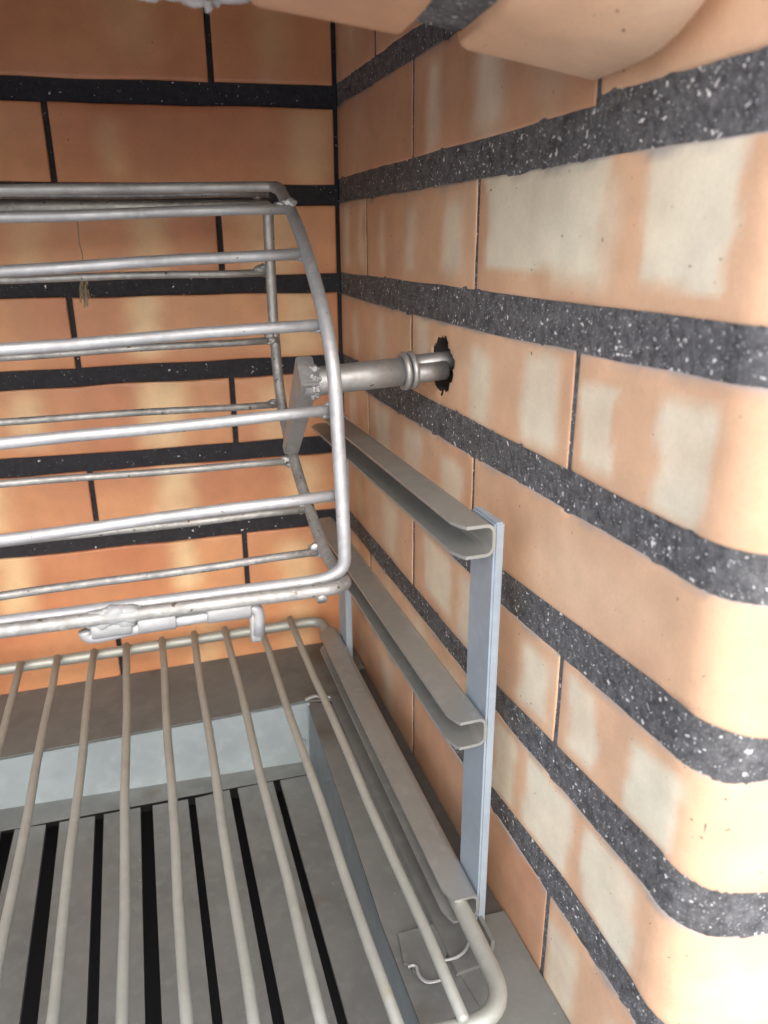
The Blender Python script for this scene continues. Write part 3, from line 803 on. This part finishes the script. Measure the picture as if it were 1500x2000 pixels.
bm = bmesh.new(); tube(bm, [spz(col_t)+Vector((0, .05, .035)), spz(1.3)+Vector((0, .05, .035))], .085, 20)
obj('drive_rod', bm, SPIT, spit, True)
# flat arm from the spit to the back frame
P_a = Vector((0, -3.34, -3.50)); P_b = Vector((0, -2.50, -4.36))
def on(yz): 
    y, z = yz; return Vector((X0*1.0+SK*y, y, z))
ax = (Vector((P_b.y, P_b.z))-Vector((P_a.y, P_a.z))).normalized(); nx_ = Vector((-ax.y, ax.x))
bm = bmesh.new()
A2, B2 = Vector((P_a.y, P_a.z)), Vector((P_b.y, P_b.z))
poly = [A2+nx_*.16+ax*.0, A2-nx_*.13+ax*.0, B2-nx_*.05, B2+nx_*.05]
prism(bm, [on(q)-E1*.11 for q in poly], E1*.14)
bmesh.ops.bevel(bm, geom=list(bm.edges), offset=.012, segments=2, affect='EDGES')
for i in range(7):
    a_ = i*.9
    lump(bm, spz(.03)+Vector((0, math.cos(a_)*.10, math.sin(a_)*.10)), .045, (1, 1, 1), .5)
for i in range(4): lump(bm, hb(572+i, 862+i*4), .035, (.9, .9, 1.1), .4)
obj('arm', bm, SPIT, basket)
# latch under the bottom rods: two sleeves, a pin with a hooked end and a lump of weld
def hl(x, y): return hit_n((x, y), Vector((E1.y, -E1.x, 0)), Vector((E1.y, -E1.x, 0)).dot(bot)+.10)
bm = bmesh.new()
tube(bm, smooth_line([hl(166, 1232), hl(172, 1242), hl(190, 1243)], 4)+[hl(300, 1219), hl(400, 1203), hl(480, 1192)]+fillet([hl(480, 1191), hl(505, 1186), hl(504, 1238)], .1, 6)[1:], .048, 14)
latch = obj('latch_pin', bm, CHROME, basket, True)
for (x0, y0, x1, y1, r_) in ((178, 1228, 257, 1216, .080), (269, 1217, 343, 1206, .080), (403, 1196, 489, 1185, .082)):
    bm = bmesh.new(); A, B = hl(x0, y0), hl(x1, y1)
    tube(bm, [A, A+(B-A)*.04, A+(B-A)*.96, B], [r_*.93, r_, r_, r_*.93], 12)
    obj('sleeve', bm, SLEEVE, latch, True)
bm = bmesh.new()
for i in range(9): lump(bm, hl(188+i*7.5, 1204+5*math.sin(i*2)-i*.8)+Vector((0, -.03, 0)), random.uniform(.06, .085), (1.5, .7, .9), .3)
obj('weld_bead', bm, SLEEVE, latch, True)
bm = bmesh.new(); q = hl(498, 1215); 
box(bm, q+Vector((-.04, -.03, -.16)), q+Vector((.045, .03, .1)), .02); obj('hook', bm, CHROME_OLD, latch, True)
bm = bmesh.new(); A = hl(621, 1158)
tube(bm, [A+Vector((0, .12, .05)), A+Vector((.02, -.04, -.015)), A+Vector((.02, -.07, -.03))], .042, 14)
lump(bm, A+Vector((-.03, .05, .02)), .05, (1, 1, .8), .4)
obj('stub', bm, WELD, basket, True)

# ------------------------------------------------------------------ bits of dry straw hanging behind the basket
bm = bmesh.new()
def hs(x, y): return hit_n((x, y), (0, 1, 0), -1.45)
th_ = smooth_line([hs(*a) for a in ((142, 358), (148, 385), (146, 410), (152, 440), (155, 475), (161, 500), (160, 528), (166, 545))], 4)
tube(bm, th_, .006, 5)
for i in range(16):
    x_, y_ = 165+random.uniform(-5, 8), 545+random.uniform(-5, 12)
    tube(bm, smooth_line([hs(x_, y_), hs(x_+random.uniform(-9, 6), y_+18), hs(x_+random.uniform(-8, 12), y_+random.uniform(28, 50))], 3), .008, 5)
o = obj('straw_wisp', bm, STRAW)
o['label'] = 'thin brown wisp of dry straw and thread hanging from the basket wires'; o['category'] = 'straw'

# ------------------------------------------------------------------ unseen ground outside, pale to bounce light up
bm = bmesh.new(); 
for v in ((-400, -400), (400, -400), (400, 400), (-400, 400)): bm.verts.new((v[0], v[1], -15.9))
bm.verts.ensure_lookup_table(); bm.faces.new(bm.verts)
g = obj('ground', bm, BOUNCE_GROUND); g['kind'] = 'structure'
